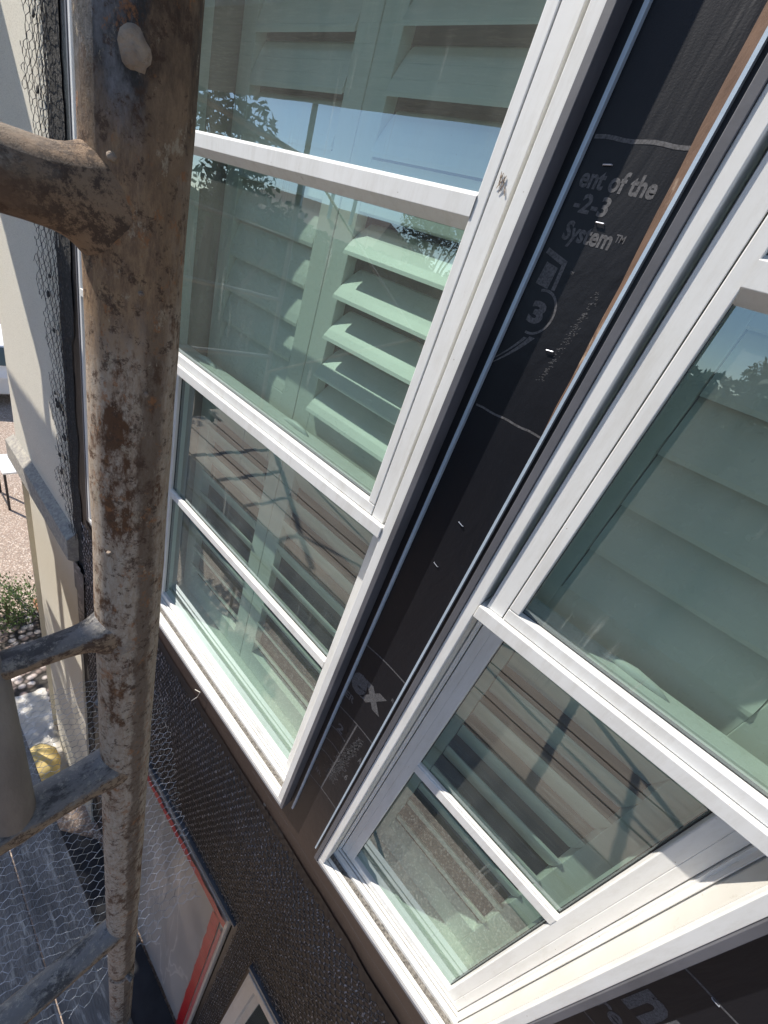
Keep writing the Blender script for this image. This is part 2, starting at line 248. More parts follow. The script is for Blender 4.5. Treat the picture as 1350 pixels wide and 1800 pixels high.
# ---------------------------------------------------------------- mesh helpers
class MB:
    def __init__(s): s.v = []; s.f = []
    def add(s, vs, fs):
        o = len(s.v); s.v += [Vector(p) for p in vs]; s.f += [tuple(i+o for i in f) for f in fs]; return s
    def box(s, x0, x1, y0, y1, z0, z1):
        return s.add([(x0,y0,z0),(x1,y0,z0),(x1,y1,z0),(x0,y1,z0),(x0,y0,z1),(x1,y0,z1),(x1,y1,z1),(x0,y1,z1)],
                     [(3,2,1,0),(4,5,6,7),(0,1,5,4),(1,2,6,5),(2,3,7,6),(3,0,4,7)])
    def quad(s, a, b, c, d): return s.add([a, b, c, d], [(0, 1, 2, 3)])
    def tube(s, pts, rad, seg=10, cap=True, wob=0.0, fr=8.0):
        pts = [Vector(p) for p in pts]; n = len(pts); rad = rad if hasattr(rad, '__len__') else [rad]*n
        vs = []; fs = []; ref = None
        for i, p in enumerate(pts):
            d = (pts[min(i+1, n-1)]-pts[max(i-1, 0)]).normalized()
            if ref is None: ref = d.orthogonal().normalized()
            ref = (ref-d*ref.dot(d)).normalized(); b = d.cross(ref)
            for k in range(seg):
                a = 2*math.pi*k/seg; q = ref*math.cos(a)+b*math.sin(a); r = rad[i]
                if wob: r *= 1+wob*(mnoise.noise((p+q*rad[i])*fr)+0.5*mnoise.noise((p+q*rad[i])*fr*3.1))
                vs.append(p+q*r)
        for i in range(n-1):
            for k in range(seg):
                a = i*seg+k; b_ = i*seg+(k+1) % seg; fs.append((a, b_, b_+seg, a+seg))
        if cap: fs += [tuple(range(seg))[::-1], tuple(range((n-1)*seg, n*seg))]
        return s.add(vs, fs)
    def ring(s, x0, x1, z0, z1, prof, bs=1.0):
        # mitred rectangular frame: prof = [(inset, y)] ; every point becomes a rectangular loop
        L = []
        for t, y in prof: L.append([(x0+t, y, z0+t*bs), (x1-t, y, z0+t*bs), (x1-t, y, z1-t), (x0+t, y, z1-t)])
        vs = [p for l in L for p in l]; fs = []
        for i in range(len(prof)-1):
            for k in range(4):
                a = i*4+k; b = i*4+(k+1) % 4; fs.append((a, b, b+4, a+4))
        return s.add(vs, fs)
    def obj(s, name, mat, parent=None, smooth=False, bevel=0.0, label=None):
        me = bpy.data.meshes.new(name); me.from_pydata([W(p) for p in s.v], [], s.f); me.update()
        bm = bmesh.new(); bm.from_mesh(me); bmesh.ops.recalc_face_normals(bm, faces=bm.faces); bm.to_mesh(me); bm.free()
        me.materials.append(mat if not isinstance(mat, str) else MT[mat])
        if smooth: me.polygons.foreach_set('use_smooth', [True]*len(me.polygons))
        o = bpy.data.objects.new(name, me); sc.collection.objects.link(o)
        if bevel:
            b = o.modifiers.new('bevel', 'BEVEL'); b.width = bevel; b.segments = 2; b.limit_method = 'ANGLE'; b.angle_limit = math.radians(40); b.harden_normals = False
        if parent: par(o, parent)
        if label: o['label'] = label
        return o
def par(o, p):
    o.parent = p; o.matrix_parent_inverse = p.matrix_world.inverted()
def empty(name, p, label=None, cat=None, group=None, kind=None):
    o = bpy.data.objects.new(name, None); sc.collection.objects.link(o); o.location = W(p); o.empty_display_size = 0.1
    o.matrix_world = Matrix.Translation(W(p)); return tag(o, label, cat, group, kind)
def tag(o, label=None, cat=None, group=None, kind=None):
    for k, v in (('label', label), ('category', cat), ('group', group), ('kind', kind)):
        if v: o[k] = v
    return o
def text_mesh(s, x0, x1, zb, h, y, bold=0.0):
    cu = bpy.data.curves.new('t', 'FONT'); cu.body = s; cu.size = 1; cu.offset = bold; cu.resolution_u = 3
    o = bpy.data.objects.new('t', cu); sc.collection.objects.link(o); bpy.context.view_layer.update()
    me = bpy.data.meshes.new_from_object(o.evaluated_get(bpy.context.evaluated_depsgraph_get()))
    xs = [v.co.x for v in me.vertices]; a, b = min(xs), max(xs)
    mb = MB(); mb.add([(x0+(v.co.x-a)/(b-a)*(x1-x0), y, zb+v.co.y*h) for v in me.vertices], [tuple(p.vertices) for p in me.polygons])
    bpy.data.objects.remove(o); bpy.data.curves.remove(cu); bpy.data.meshes.remove(me); return mb
def hexnet(u0, u1, v0, v1, cu, cv, fn, keep=None, r=0.0022, seg=3, jit=0.0, rnd=None, tw=1.55, only=''):
    # hexagonal wire netting over (u, v), fn maps (u, v) -> 3D ; double twist edges run along v
    rnd = rnd or random.Random(3); mb = MB(); nu = int((u1-u0)/cu)+1; nv = int((v1-v0)/(cv*1.5))+1; jt = {}
    def P(i, j, k):
        key = (i, j, k)
        if key not in jt: jt[key] = (rnd.uniform(-jit, jit)*cu, rnd.uniform(-jit, jit)*cv)
        u = u0+i*cu+(0.5*cu if (j % 2) else 0); v = v0+j*cv*1.5+(0.25*cv if k == 0 else 1.0*cv)
        return u+jt[key][0], v+jt[key][1]
    def seg_(a, b, rr):
        if keep and not (keep(*a) and keep(*b)): return
        A = Vector(fn(*a)); B = Vector(fn(*b)); d = B-A
        if d.length < 1e-6: return
        mb.tube([A, B], rr, seg, cap=False)
    for j in range(nv):
        for i in range(nu):
            a = P(i, j, 0); b = P(i, j, 1)
            if only != 'd': seg_(a, b, r*tw)
            if only == 'v': continue
            if j % 2 == 0: l, rgt = (i-1, j+1), (i, j+1)
            else: l, rgt = (i, j+1), (i+1, j+1)
            seg_(b, P(l[0], l[1], 0), r); seg_(b, P(rgt[0], rgt[1], 0), r)
    return mb

# ---------------------------------------------------------------- the ground
YW = 0.95
g = MB(); g.add([(-220, -220, GZ), (160, -220, GZ), (160, 160, GZ), (-220, 160, GZ)], [(0, 1, 2, 3)]); tag(g.obj('ground', 'pebble'), 'pebbled concrete patio and yard far below the scaffold', kind='structure')

# ---------------------------------------------------------------- the house
house = empty('house', (0, 1.0, GZ), 'two storey house wall stripped to black building paper around white windows', 'house')
ZB = -2.32; ZT = 0.96
WIN = {'W3': (-3.09, -2.42), 'L': (-2.157, -0.485), 'R': (-0.2315, 0.597)}
def wall_cells(xs, zs, hole):
    mb = MB()
    for i in range(len(xs)-1):
        for k in range(len(zs)-1):
            xc = (xs[i]+xs[i+1])/2; zc = (zs[k]+zs[k+1])/2
            if hole(xc, zc): continue
            mb.add([(xs[i], YW, zs[k]), (xs[i+1], YW, zs[k]), (xs[i+1], YW, zs[k+1]), (xs[i], YW, zs[k+1])], [(0, 1, 2, 3)])
    return mb
op = [(a+0.03, b-0.03, ZB+0.02, ZT-0.02) for a, b in WIN.values()] + [(-1.95, -0.52, -8.3, -4.22), (-0.215, 0.9, -7.5, -4.38)]
xs = sorted({-4.9, 9.0, *[o[0] for o in op], *[o[1] for o in op]}); zs = sorted({GZ, 4.0, *[o[2] for o in op], *[o[3] for o in op]})
hole = lambda x, z: any(o[0] < x < o[1] and o[2] < z < o[3] for o in op)
paper = wall_cells(xs, zs, hole).obj('building_paper', 'paper', house, label='black printed building paper stapled over the wall')
# wall thickness: reveals behind the paper
mb = MB()
for o in op:
    x0, x1, z0, z1 = o; y0, y1 = YW+0.001, 1.30
    mb.quad((x0, y0, z0), (x0, y1, z0), (x0, y1, z1), (x0, y0, z1)); mb.quad((x1, y0, z0), (x1, y1, z0), (x1, y1, z1), (x1, y0, z1))
    mb.quad((x0, y0, z0), (x1, y0, z0), (x1, y1, z0), (x0, y1, z0)); mb.quad((x0, y0, z1), (x1, y0, z1), (x1, y1, z1), (x0, y1, z1))
mb.obj('wall_reveal', 'plaster_in', house)
mb = MB(); mb.box(-4.85, 8.9, 1.33, 5.0, -3.3, 3.9); mb.box(-4.85, 8.9, 1.33, 5.0, GZ+0.01, -3.4)
mb.obj('room', 'room', house)

XR = {}
def window(key, bars, parent):
    x0, x1 = WIN[key]
    fr_ = MB()
    # outer ridge, step, then deep reveal and track for the lower sash
    fr_.ring(x0, x1, ZB, ZT, [(0.019, 0.96), (0.019, 0.8995), (0.0205, 0.8975), (0.049, 0.8975), (0.0515, 0.901), (0.0515, 0.985), (0.056, 0.985), (0.056, 0.972), (0.059, 0.972), (0.059, 0.990), (0.066, 0.990), (0.066, 1.06)], 0.38)
    W_ = fr_.obj('window', 'vinyl', parent, bevel=0.0006)
    fl = MB(); fl.ring(x0, x1, ZB, ZT, [(0.0, 0.955), (0.0, 0.893), (0.0185, 0.893), (0.0185, 0.96)], 0.3); fl.obj('mounting_flange', 'flange', W_, bevel=0.0008)
    # sill: lips, grooves and the dirty channel
    sl_ = MB(); zb = ZB+0.0200
    sl_.box(x0+0.0195, x1-0.0195, 0.8968, 0.9195, zb, ZB+0.0345); sl_.box(x0+0.0525, x1-0.0525, 0.9235, 0.9375, zb, ZB+0.033)
    sl_.box(x0+0.0525, x1-0.0525, 0.962, 0.981, zb, ZB+0.041); sl_.box(x0+0.0525, x1-0.0525, 0.985, 0.9945, zb, ZB+0.044)
    sl_.obj('sill', 'vinyl', W_, bevel=0.0006)
    ch = MB(); ch.box(x0+0.0525, x1-0.0525, 0.9375, 0.962, zb, ZB+0.0215); rn = random.Random(hash(key) % 99+len(key))
    for k in range(150):
        x = rn.uniform(x0+0.06, x1-0.06); y = rn.uniform(0.940, 0.960); r = rn.uniform(0.0012, 0.0042)
        ch.box(x-r, x+r*rn.uniform(1, 2.5), y-r*.7, y+r*.7, ZB+0.0215, ZB+0.0215+r)
    ch.obj('sill_debris', 'debris', W_)
    for xa, xb in ((x0+0.0517, x0+0.0530), (x1-0.0530, x1-0.0517)): MB().box(xa, xb, 0.912, 0.968, ZB+0.05, -0.665).obj('dusty_track', 'vinyl_dirty', W_)
    # projecting meeting rail
    mr_ = MB(); mr_.box(x0+0.0525, x1-0.0525, 0.893, 0.992, -0.6635, -0.624); mr_.obj('meeting_rail', 'vinyl', W_, bevel=0.0012)
    # upper sash
    us = MB(); t0 = 0.0665; bars_z = bars
    a0, a1 = x0+t0, x1-t0
    for (sx, d) in ((a0, 1), (a1, -1)):
        e = [sx, sx+d*0.0455]; MB().box(min(e), max(e), 0.9105, 0.96, -0.6225, ZT-0.06).obj('sash_stop', 'vinyl', W_, bevel=0.0008)
    us = MB(); g0, g1 = x0+0.115, x1-0.115
    for (sx, d) in ((g0, 1), (g1, -1)):
        e = [sx, sx+d*0.0275]; us.box(min(e), max(e), 0.909, 0.95, -0.585, ZT-0.07)
    us.box(g0, g1, 0.909, 0.95, -0.6215, -0.587)
    up_ = us.obj('upper_sash', 'vinyl', W_, bevel=0.0012)
    gx0, gx1 = x0+0.1425, x1-0.1425
    for z0, z1 in bars_z:
        b = MB(); b.add([(gx0-0.002, 0.938, z0-0.022), (gx1+0.002, 0.938, z0-0.022), (gx1+0.002, 0.906, z0), (gx0-0.002, 0.906, z0), (gx1+0.002, 0.906, z1), (gx0-0.002, 0.906, z1), (gx1+0.002, 0.914, z1+0.004), (gx0-0.002, 0.914, z1+0.004), (gx1+0.002, 0.930, z1+0.012), (gx0-0.002, 0.930, z1+0.012), (gx1+0.002, 0.938, z1+0.012), (gx0-0.002, 0.938, z1+0.012)],
                        [(0, 1, 2, 3), (3, 2, 4, 5), (5, 4, 6, 7), (7, 6, 8, 9), (9, 8, 10, 11), (11, 10, 1, 0)])
        b.obj('glazing_bar', 'vinyl', W_, bevel=0.0006)
    gp = MB(); gp.quad((gx0-0.003, 0.936, -0.590), (gx1+0.003, 0.936, -0.590), (gx1+0.003, 0.936, ZT-0.06), (gx0-0.003, 0.936, ZT-0.06)); gp.obj('upper_glass', 'glass', W_)
    sb = MB(); sb.ring(gx0-0.002, gx1+0.002, -0.589, ZT-0.05, [(0, 0.934), (0.0035, 0.9345), (0.0035, 0.95)]); sb.obj('glazing_seal', 'seal', W_)
    # lower sash
    ls = MB(); b0, b1 = x0+0.069, x1-0.069; zb = ZB+0.046
    ls.ring(b0, b1, zb, -0.60, [(0, 1.06), (0, 0.997), (0.0015, 0.9955), (0.030, 0.9955), (0.0305, 0.9975), (0.032, 0.9955), (0.066, 0.9955), (0.068, 0.999), (0.068, 1.055), (0, 1.055)])
    o = ls.obj('lower_sash', 'vinyl', W_, bevel=0.0008)
    for v_ in o.data.vertices:       # the bottom rail is slimmer than the stiles
        zz = v_.co.z/S+GZ
        if zz < -2.0: v_.co.z = (zb+(zz-zb)*0.62-GZ)*S
    lx0, lx1 = x0+0.137, x1-0.137
    gp = MB(); gp.quad((lx0-0.004, 1.014, -2.236), (lx1+0.004, 1.014, -2.236), (lx1+0.004, 1.014, -0.62), (lx0-0.004, 1.014, -0.62)); gp.obj('lower_glass', 'glass', W_)
    mn = MB(); mn.box(lx0-0.002, lx1+0.002, 0.9935, 1.012, -1.452, -1.412); mn.box(lx0-0.002, lx1+0.002, 0.9985, 1.012, -1.460, -1.404); mn.obj('muntin', 'vinyl', W_, bevel=0.0016)
    sb = MB(); sb.ring(lx0-0.002, lx1+0.002, -2.236, -0.62, [(0, 1.011), (0.004, 1.012), (0.004, 1.03)]); sb.obj('sash_seal', 'seal', W_)
    for fx in ((0.13, 0.62) if key == 'L' else (0.5,)):
        xc = lx0+(lx1-lx0)*fx
        MB().tube([(xc-0.085, 1.03, -0.602), (xc-0.05, 1.03, -0.592), (xc, 1.03, -0.590), (xc+0.05, 1.03, -0.592), (xc+0.085, 1.03, -0.602)], [0.003, 0.009, 0.013, 0.009, 0.003], 10).obj('sash_lock', 'vinyl', W_, smooth=True)
    # interior casing and stool
    ic = MB(); ic.ring(x0+0.035, x1-0.035, ZB+0.02, ZT-0.02, [(0, 1.0601), (0.0, 1.29), (-0.02, 1.3)]); ic.obj('inner_casing', 'plaster_in', W_)
    st = MB(); st.box(x0+0.04, x1-0.04, 1.0605, 1.29, ZB+0.022, ZB+0.052); st.obj('inner_stool', 'shutter', W_)
    return W_
WO = {k: window(k, [(0.160, 0.199)], house) for k in ('W3', 'L', 'R')}

# ---------------------------------------------------------------- plantation shutters
def shutter(x0, x1, secs, tilts, stile=0.095, y=1.185):
    fr_ = MB(); th = 0.024
    fr_.box(x0, x0+stile, y-th, y+th, -2.26, 0.92); fr_.box(x1-stile, x1, y-th, y+th, -2.26, 0.92)
    zz = [0.92]+[q for s_ in secs for q in s_]+[-2.26]
    for i in range(0, len(zz), 2): fr_.box(x0+stile, x1-stile, y-th*0.98, y+th*0.98, zz[i+1], zz[i])
    f = fr_.obj('shutter', 'shutter', house, bevel=0.0012)
    for (z1, z0), (tilt, off) in zip(secs, tilts):
        n = max(1, round((z1-z0)/0.1425)); p = (z1-z0)/n
        for i in range(n):
            zc = z0+p*(i+0.5); a = math.radians(tilt+random.uniform(-1.2, 1.2)); mb = MB(); vs = []; K = 12; hw = 0.081
            for xx in (x0+stile+0.004, x1-stile-0.004):
                for k in range(K):
                    t = 2*math.pi*k/K; lu = hw*math.cos(t); lv = 0.0105*math.sin(t)
                    # a = 0: flat blade, positive tilt: front edge (towards the glass) drops
                    vs.append((xx, y-(lu*math.cos(a)+lv*math.sin(a))*1.0, zc-lu*math.sin(a)+lv*math.cos(a)))
            fs = [(k, (k+1) % K, (k+1) % K+K, k+K) for k in range(K)]+[tuple(range(K)), tuple(range(K, 2*K))]
            o = mb.add(vs, fs).obj('louver', 'shutter', f, smooth=False)
    return f
top, mid, low = (0.875, 0.2875), (0.145, -0.575), (-0.69, -2.12)
shutter(-2.075, -1.333, [top, mid, low], [(70, 0), (75, 0), (-58, 0)])
shutter(-1.328, -0.565, [top, mid, low], [(62, 0), (46, 0), (-58, 0)])
shutter(-0.160, 0.520, [top, mid, low], [(68, 0), (67, 0), (-62, 0)])
shutter(-3.02, -2.50, [top, mid, low], [(76, 0), (78, 0), (-58, 0)])

# ---------------------------------------------------------------- metal edges and flashing between the windows
def strip(name, mat, x0, x1, y0, y1, z0, z1, **k): return MB().box(x0, x1, y0, y1, z0, z1).obj(name, mat, house, **k)
strip('flashing_tape', 'tape', -0.4995, -0.4625, 0.9425, 0.9505, ZB-0.012, 2.2)
strip('metal_edge', 'metal', -0.4625, -0.4535, 0.9385, 0.9515, ZB-0.012, 2.2)
strip('metal_edge', 'metal', -0.2600, -0.2530, 0.9300, 0.9515, -2.345, 2.2)
strip('flashing_tape', 'tape', -0.2530, -0.2300, 0.9435, 0.9515, -2.345, 2.2)
strip('flashing_tape', 'tape', 0.5975, 0.625, 0.9435, 0.9515, ZB-0.02, 2.2)
mb = MB(); N_ = 40      # bare wood and felt edge, wider towards the top
for i in range(N_):
    za = -0.30+i*(2.4/N_); zb_ = za+2.4/N_
    f_ = lambda z: -0.2600-0.004*0-min(0.021, 0.014*max(0, (z+0.3))/0.5+0.001*math.sin(z*37)+0.0006*math.sin(z*91)) if z > -0.3 else -0.26
    mb.add([(f_(za), 0.940, za), (-0.2602, 0.932, za), (-0.2602, 0.932, zb_), (f_(zb_), 0.940, zb_), (f_(za), 0.951, za), (f_(zb_), 0.951, zb_)], [(0, 1, 2, 3), (4, 0, 3, 5)])
mb.obj('torn_felt_edge', 'wood_edge', house)
# head flashings and frames of the ground floor openings
def hfl(x0, x1, z):
    mb = MB(); mb.box(x0, x1, 0.914, 0.951, z, z+0.012); mb.box(x0, x1, 0.910, 0.915, z-0.022, z+0.013); mb.box(x0, x1, 0.940, 0.951, z+0.012, z+0.075); return mb.obj('head_flashing', 'dmetal', house, bevel=0.001)
hfl(-2.02, -0.485, -4.14); hfl(-0.255, 1.1, -4.28)
def low_frame(x0, x1, z0, z1, nm):
    mb = MB(); mb.ring(x0, x1, z0, z1, [(0, 0.96), (0, 0.905), (0.02, 0.900), (0.10, 0.900), (0.105, 0.93), (0.105, 0.985), (0.16, 0.985), (0.165, 1.02)])
    o = mb.obj(nm, 'vinyl', house, bevel=0.001)
    g_ = MB(); g_.quad((x0+.15, 1.0, z0+.15), (x1-.15, 1.0, z0+.15), (x1-.15, 1.0, z1-.15), (x0+.15, 1.0, z1-.15)); g_.obj('window_glass', 'glass', o); return o
low_frame(-1.97, -0.54, -8.30, -4.17, 'patio_door'); low_frame(-0.235, 0.95, -7.6, -4.33, 'ground_floor_window')

# ---------------------------------------------------------------- old stucco on the left, belt course and torn lath
mb = MB(); XL = -5.36; n = 60; prof = []
for i in range(n+1):
    z = 3.8-(3.8+2.78)*i/n; prof.append((-3.50-0.04*mnoise.noise(Vector((0.3, 0, z*3)))-0.03*mnoise.noise(Vector((5, 0, z*11)))-(0.10 if -2.4 < z < -0.9 else 0.0)*0.6, z))
for i in range(n):
    a, b = prof[i], prof[i+1]
    mb.quad((XL, 0.925, a[1]), (a[0], 0.925, a[1]), (b[0], 0.925, b[1]), (XL, 0.925, b[1])); mb.quad((a[0], 0.925, a[1]), (a[0], 0.951, a[1]), (b[0], 0.951, b[1]), (b[0], 0.925, b[1]))
mb.quad((XL, 0.925, 3.8), (XL, 5, 3.8), (XL, 5, GZ), (XL, 0.925, GZ))
mb.obj('stucco', 'stucco', house, label='old pale stucco left on the far side of the wall')
mb = MB(); XB = -3.47
mb.add([(XL-.07, .925, -2.74), (XB, .925, -2.74), (XB, .845, -2.80), (XL-.07, .845, -2.80), (XB, .845, -3.02), (XL-.07, .845, -3.02), (XB, .885, -3.06), (XL-.07, .885, -3.06), (XB, .951, -3.06), (XL-.07, .951, -3.06)],
       [(0, 1, 2, 3), (3, 2, 4, 5), (5, 4, 6, 7), (7, 6, 8, 9), (1, 8, 6, 4, 2), (0, 3, 5, 7, 9)])
mb.obj('belt_course', 'sanded', house, bevel=0.004)
mb = MB(); n = 30
for i in range(n):
    za = -3.06-i*(5.34/n); zb_ = za-5.34/n; xa = -3.50-0.02*mnoise.noise(Vector((9, 0, za*4))); xb = -3.50-0.02*mnoise.noise(Vector((9, 0, zb_*4)))
    mb.quad((-4.95, 0.905, za), (xa, 0.905, za), (xb, 0.905, zb_), (-4.95, 0.905, zb_)); mb.quad((xa, .905, za), (xa, .951, za), (xb, .951, zb_), (xb, .905, zb_))
mb.quad((-4.95, .905, -3.06), (-4.95, 5, -3.06), (-4.95, 5, GZ), (-4.95, .905, GZ))
mb.obj('lower_stucco', 'stucco', house)
mb = MB(); n = 160       # torn grey lath and backing at the cut
for i in range(n):
    za = -8.3+i*(11.8/n); zb_ = za+11.8/n
    e = lambda z: (-3.53+0.022*mnoise.noise(Vector((1, 2, z*9))), -3.36+0.045*mnoise.noise(Vector((4, 2, z*3)))+0.02*mnoise.noise(Vector((7, 2, z*17)))-(0.05 if z < -1 else 0)+(0.04 if -2.9 > z else 0))
    a, b = e(za), e(zb_); mb.quad((a[0], .921, za), (a[1], .944, za), (b[1], .944, zb_), (b[0], .921, zb_))
mb.obj('torn_lath_backing', 'lathpaper', house)
rl = random.Random(5)
def fringe_keep(u, v): return u > -3.74+0.09*mnoise.noise(Vector((2, 0, v*5)))+0.05*mnoise.noise(Vector((2, 3, v*16)))+(0.10 if -2.9 < v < -2.5 else 0)-(0.06 if -0.9 < v < -0.3 else 0) and not (-2.78 > v) and not (0.02 < mnoise.noise(Vector((2, 9, v*1.7)))-0.32)
hexnet(-3.86, -3.40, -2.85, 1.6, 0.034, 0.0225, lambda u, v: (u, 0.914-0.012*abs(math.sin(u*40+v*9))-max(0, (-3.60-u))*0.15, v), fringe_keep, 0.0014, 3, 0.14).obj('lath_fringe', 'wire_dark', house)
# mortar keys stuck in the fringe
mb = MB()
for k in range(26):
    z = rl.choice([rl.uniform(-2.75, -1.3), rl.uniform(-2.4, -1.5), rl.uniform(-1.2, 0.6)]); x = rl.uniform(-3.74, -3.54); r = rl.uniform(0.014, 0.034)
    mk_ = MB().tube([(x-r*.8, .906, z), (x-r*.3, .903, z-r*.1), (x+r*.3, .903, z-r*.2), (x+r*.8, .906, z-r*.3)], [r*.25, r*.75, r*.7, r*.25], 8, wob=0.5, fr=30)
    for q in mk_.v: q.y = .906+(q.y-.906)*.3
    mk_.obj('mortar_key', 'lathpaper', house, smooth=True)
mb = MB()
for (x0, x1, z0, z1) in ((-3.53, -3.40, -3.42, -3.08), (-3.47, -3.36, -3.92, -3.42), (-3.40, -3.33, -4.1, -3.1)):
    mb.add([(x0, .900, z0), (x1, .900, z0), (x1+.02, .912, z1), (x0, .900, z1)], [(0, 1, 2, 3)])
mb.obj('torn_paper_flap', 'grayboard', house)

# ---------------------------------------------------------------- wire lath over the lower wall
def ztop(x): return -2.655-0.045*x if x < 0 else -2.655-0.12*x
def zt(x): return ztop(x)+0.018*mnoise.noise(Vector((x*6, 1, 0)))+0.03*mnoise.noise(Vector((x*1.7, 4, 0)))
def lath_ok(u, v):
    if v > zt(u): return False
    if v < -5.0 and not (-0.50 < u < -0.25): return False
    if -2.03 < u < -0.48 and v < -4.08: return False
    if u > -0.262 and v < -4.24: return False
    return True
def lath_fn(k): return lambda u, v: (u, 0.934-0.004*k-0.006*(0.5+0.5*math.sin(u*60+k*2))-0.014*(0.5+0.5*mnoise.noise(Vector((u*3, k, v*3)))), v)
lath = MB(); twist = MB()
for k, (du, dv, cu_, cv_) in enumerate(((0, 0, 0.042, 0.033), (0.019, 0.012, 0.043, 0.0335))):
    for only, tgt in (('d', lath), ('v', twist)):
        part = hexnet(-3.32+du, 1.6, -7.2+dv, -2.5, cu_, cv_, lath_fn(k), lath_ok, 0.0018, 3, 0.13, random.Random(k), 1.9, only)
        tgt.add(part.v, part.f)
lo_ = lath.obj('wire_lath', 'wire_dark', house, label='woven wire lath nailed over the paper below the upper windows'); twist.obj('lath_twist', 'wire_lath', lo_)
mb = MB()     # black second paper layer behind the lath
n = 100; xs_ = [-3.32+i*(5.0/n) for i in range(n+1)]
for i in range(n):
    a, b = xs_[i], xs_[i+1]; zc = (a+b)/2; bot = -4.08 if -2.03 < zc < -0.495 else (-8.3 if zc < -0.262 else -4.22)
    mb.quad((a, 0.9445, bot), (b, 0.9445, bot), (b, 0.9445, zt(b)+0.004), (a, 0.9445, zt(a)+0.004))
mb.obj('lath_backing_paper', 'tape', house)

# ---------------------------------------------------------------- print on the paper
YP = YW-0.0004
ink = MB()
def T(s, x0, x1, zb, h, bold=0.02): t = text_mesh(s, x0, x1, zb, h, YP, bold); ink.add(t.v, t.f)
T('ent of the', -0.440, -0.296, 0.258, 0.044, 0.03); T('-2-3', -0.431, -0.362, 0.219, 0.042, 0.03); T('System', -0.426, -0.327, 0.172, 0.044, 0.03); T('TM', -0.324, -0.306, 0.186, 0.018, 0.02)
T('3', -0.421, -0.387, 0.016, 0.056, 0.05); T('TM', -0.376, -0.368, 0.118, 0.008)
T('ex', -0.4540, -0.290, -1.318, 0.175, 0.05); T('ER', -0.452, -0.405, -1.392, 0.045, 0.02); T('R', -0.280, -0.268, -1.215, 0.022, 0.01)
T('2', -0.425, -0.392, -1.585, 0.06, 0.03); T('in.', -0.435, -0.395, -1.93, 0.05, 0.01); T('A', -0.283, -0.268, -1.62, 0.05, 0.02); T('6', -0.30, -0.285, -1.78, 0.05, 0.02)
def stroke(pts, wd):
    P = [Vector((p[0], 0, p[1])) for p in pts]
    for i in range(len(P)-1):
        d = (P[i+1]-P[i]).normalized(); nn = Vector((-d.z, 0, d.x))*wd/2; a, b = P[i]-nn-d*wd*.2, P[i]+nn-d*wd*.2; c, e = P[i+1]+nn+d*wd*.2, P[i+1]-nn+d*wd*.2
        ink.add([(q.x, YP-0.00005*(i % 2), q.z) for q in (a, b, c, e)], [(0, 1, 2, 3)])
def arc(x0, x1, z, rise, wd, n=10): stroke([(x0+(x1-x0)*i/n, z+rise*(1-(2*i/n-0.5)**2*0.8) if i/n < .75 else z+rise*(1-((i/n-.25)*2)**2*0.8)) for i in range(n+1)], wd)
stroke([(-0.448+i*0.0178, 0.333+0.0015*math.sin(i*1.3)) for i in range(11)], 0.0065); stroke([(-0.446+i*0.0185, -0.193+0.0012*math.sin(i*1.7)) for i in range(11)], 0.0050)
for x1, z_ in ((-0.262, -1.100), (-0.262, -1.466)): stroke([(-0.452+(x1+0.452)*i/10, z_+0.006*math.sin(i*math.pi/10)) for i in range(11)], 0.0055)
for z_ in (-1.600, -1.690, -1.775): stroke([(-0.452+(0.085)*i/8, z_+0.008*math.sin(i*math.pi/8)) for i in range(9)], 0.0055)
stroke([(-0.352, -1.466), (-0.362, -1.72), (-0.372, -1.985)], 0.007); stroke([(-0.452+0.19*i/10, -1.995+0.008*math.sin(i*math.pi/10)) for i in range(11)], 0.0065)
cx, cz = -0.404, 0.036
for r0, r1, a0, a1 in ((0.035, 0.0395, -100, 110),):
    K = 30
    for i in range(K):
        A = math.radians(a0+(a1-a0)*i/K); B = math.radians(a0+(a1-a0)*(i+1)/K)
        ink.add([(cx+r*math.cos(t), YP, cz+r*math.sin(t)*1.15) for r, t in ((r0, A), (r1, A), (r1, B), (r0, B))], [(0, 1, 2, 3)])
ink.add([(x, YP, z) for x, z in ((-0.441, 0.152), (-0.391, 0.137), (-0.389, 0.082), (-0.397, 0.082), (-0.399, 0.128), (-0.443, 0.142))], [(0, 1, 4, 5), (1, 2, 3, 4)])
ink.add([(x, YP, z) for x, z in ((-0.432, 0.128), (-0.404, 0.122), (-0.406, 0.082), (-0.436, 0.086))], [(0, 1, 2, 3)])
for off, tw in ((0.0, 0.010), (0.016, 0.006)):
    pts = [(-0.386-off-0.006*i-0.0003*i*i, -0.012-0.0098*i-off*.3) for i in range(11)]
    for i in range(10):
        wa, wb = tw*(1-i/10.5), tw*(1-(i+1)/10.5); a, b = pts[i], pts[i+1]
        ink.add([(a[0]-wa, YP, a[1]), (a[0]+wa*.3, YP, a[1]), (b[0]+wb*.3, YP, b[1]), (b[0]-wb, YP, b[1])], [(0, 1, 2, 3)])
rs = random.Random(11)
for k in range(520):      # scuffed patch and chalky rub marks
    t = rs.random(); x = -0.330+0.022*(1-t)-0.03*t+rs.gauss(0, 0.006+0.012*t); z = -1.52-0.36*t+rs.gauss(0, 0.008); l = rs.uniform(0.004, 0.012)
    ink.add([(x-l*.6, YP, z), (x+l*.4, YP, z+l*.5), (x+l*.4, YP, z+l*.5+.0028), (x-l*.6, YP, z+.0028)], [(0, 1, 2, 3)])
for k in range(150):
    t = rs.random(); x = -0.302-0.028*t+rs.gauss(0, 0.004); z = 0.10-0.19*t+rs.gauss(0, 0.004); l = rs.uniform(0.001, 0.004)
    ink.add([(x-l*.5, YP, z), (x+l*.5, YP, z+l*.5), (x+l*.5, YP, z+l*.5+.0014), (x-l*.5, YP, z+.0014)], [(0, 1, 2, 3)])
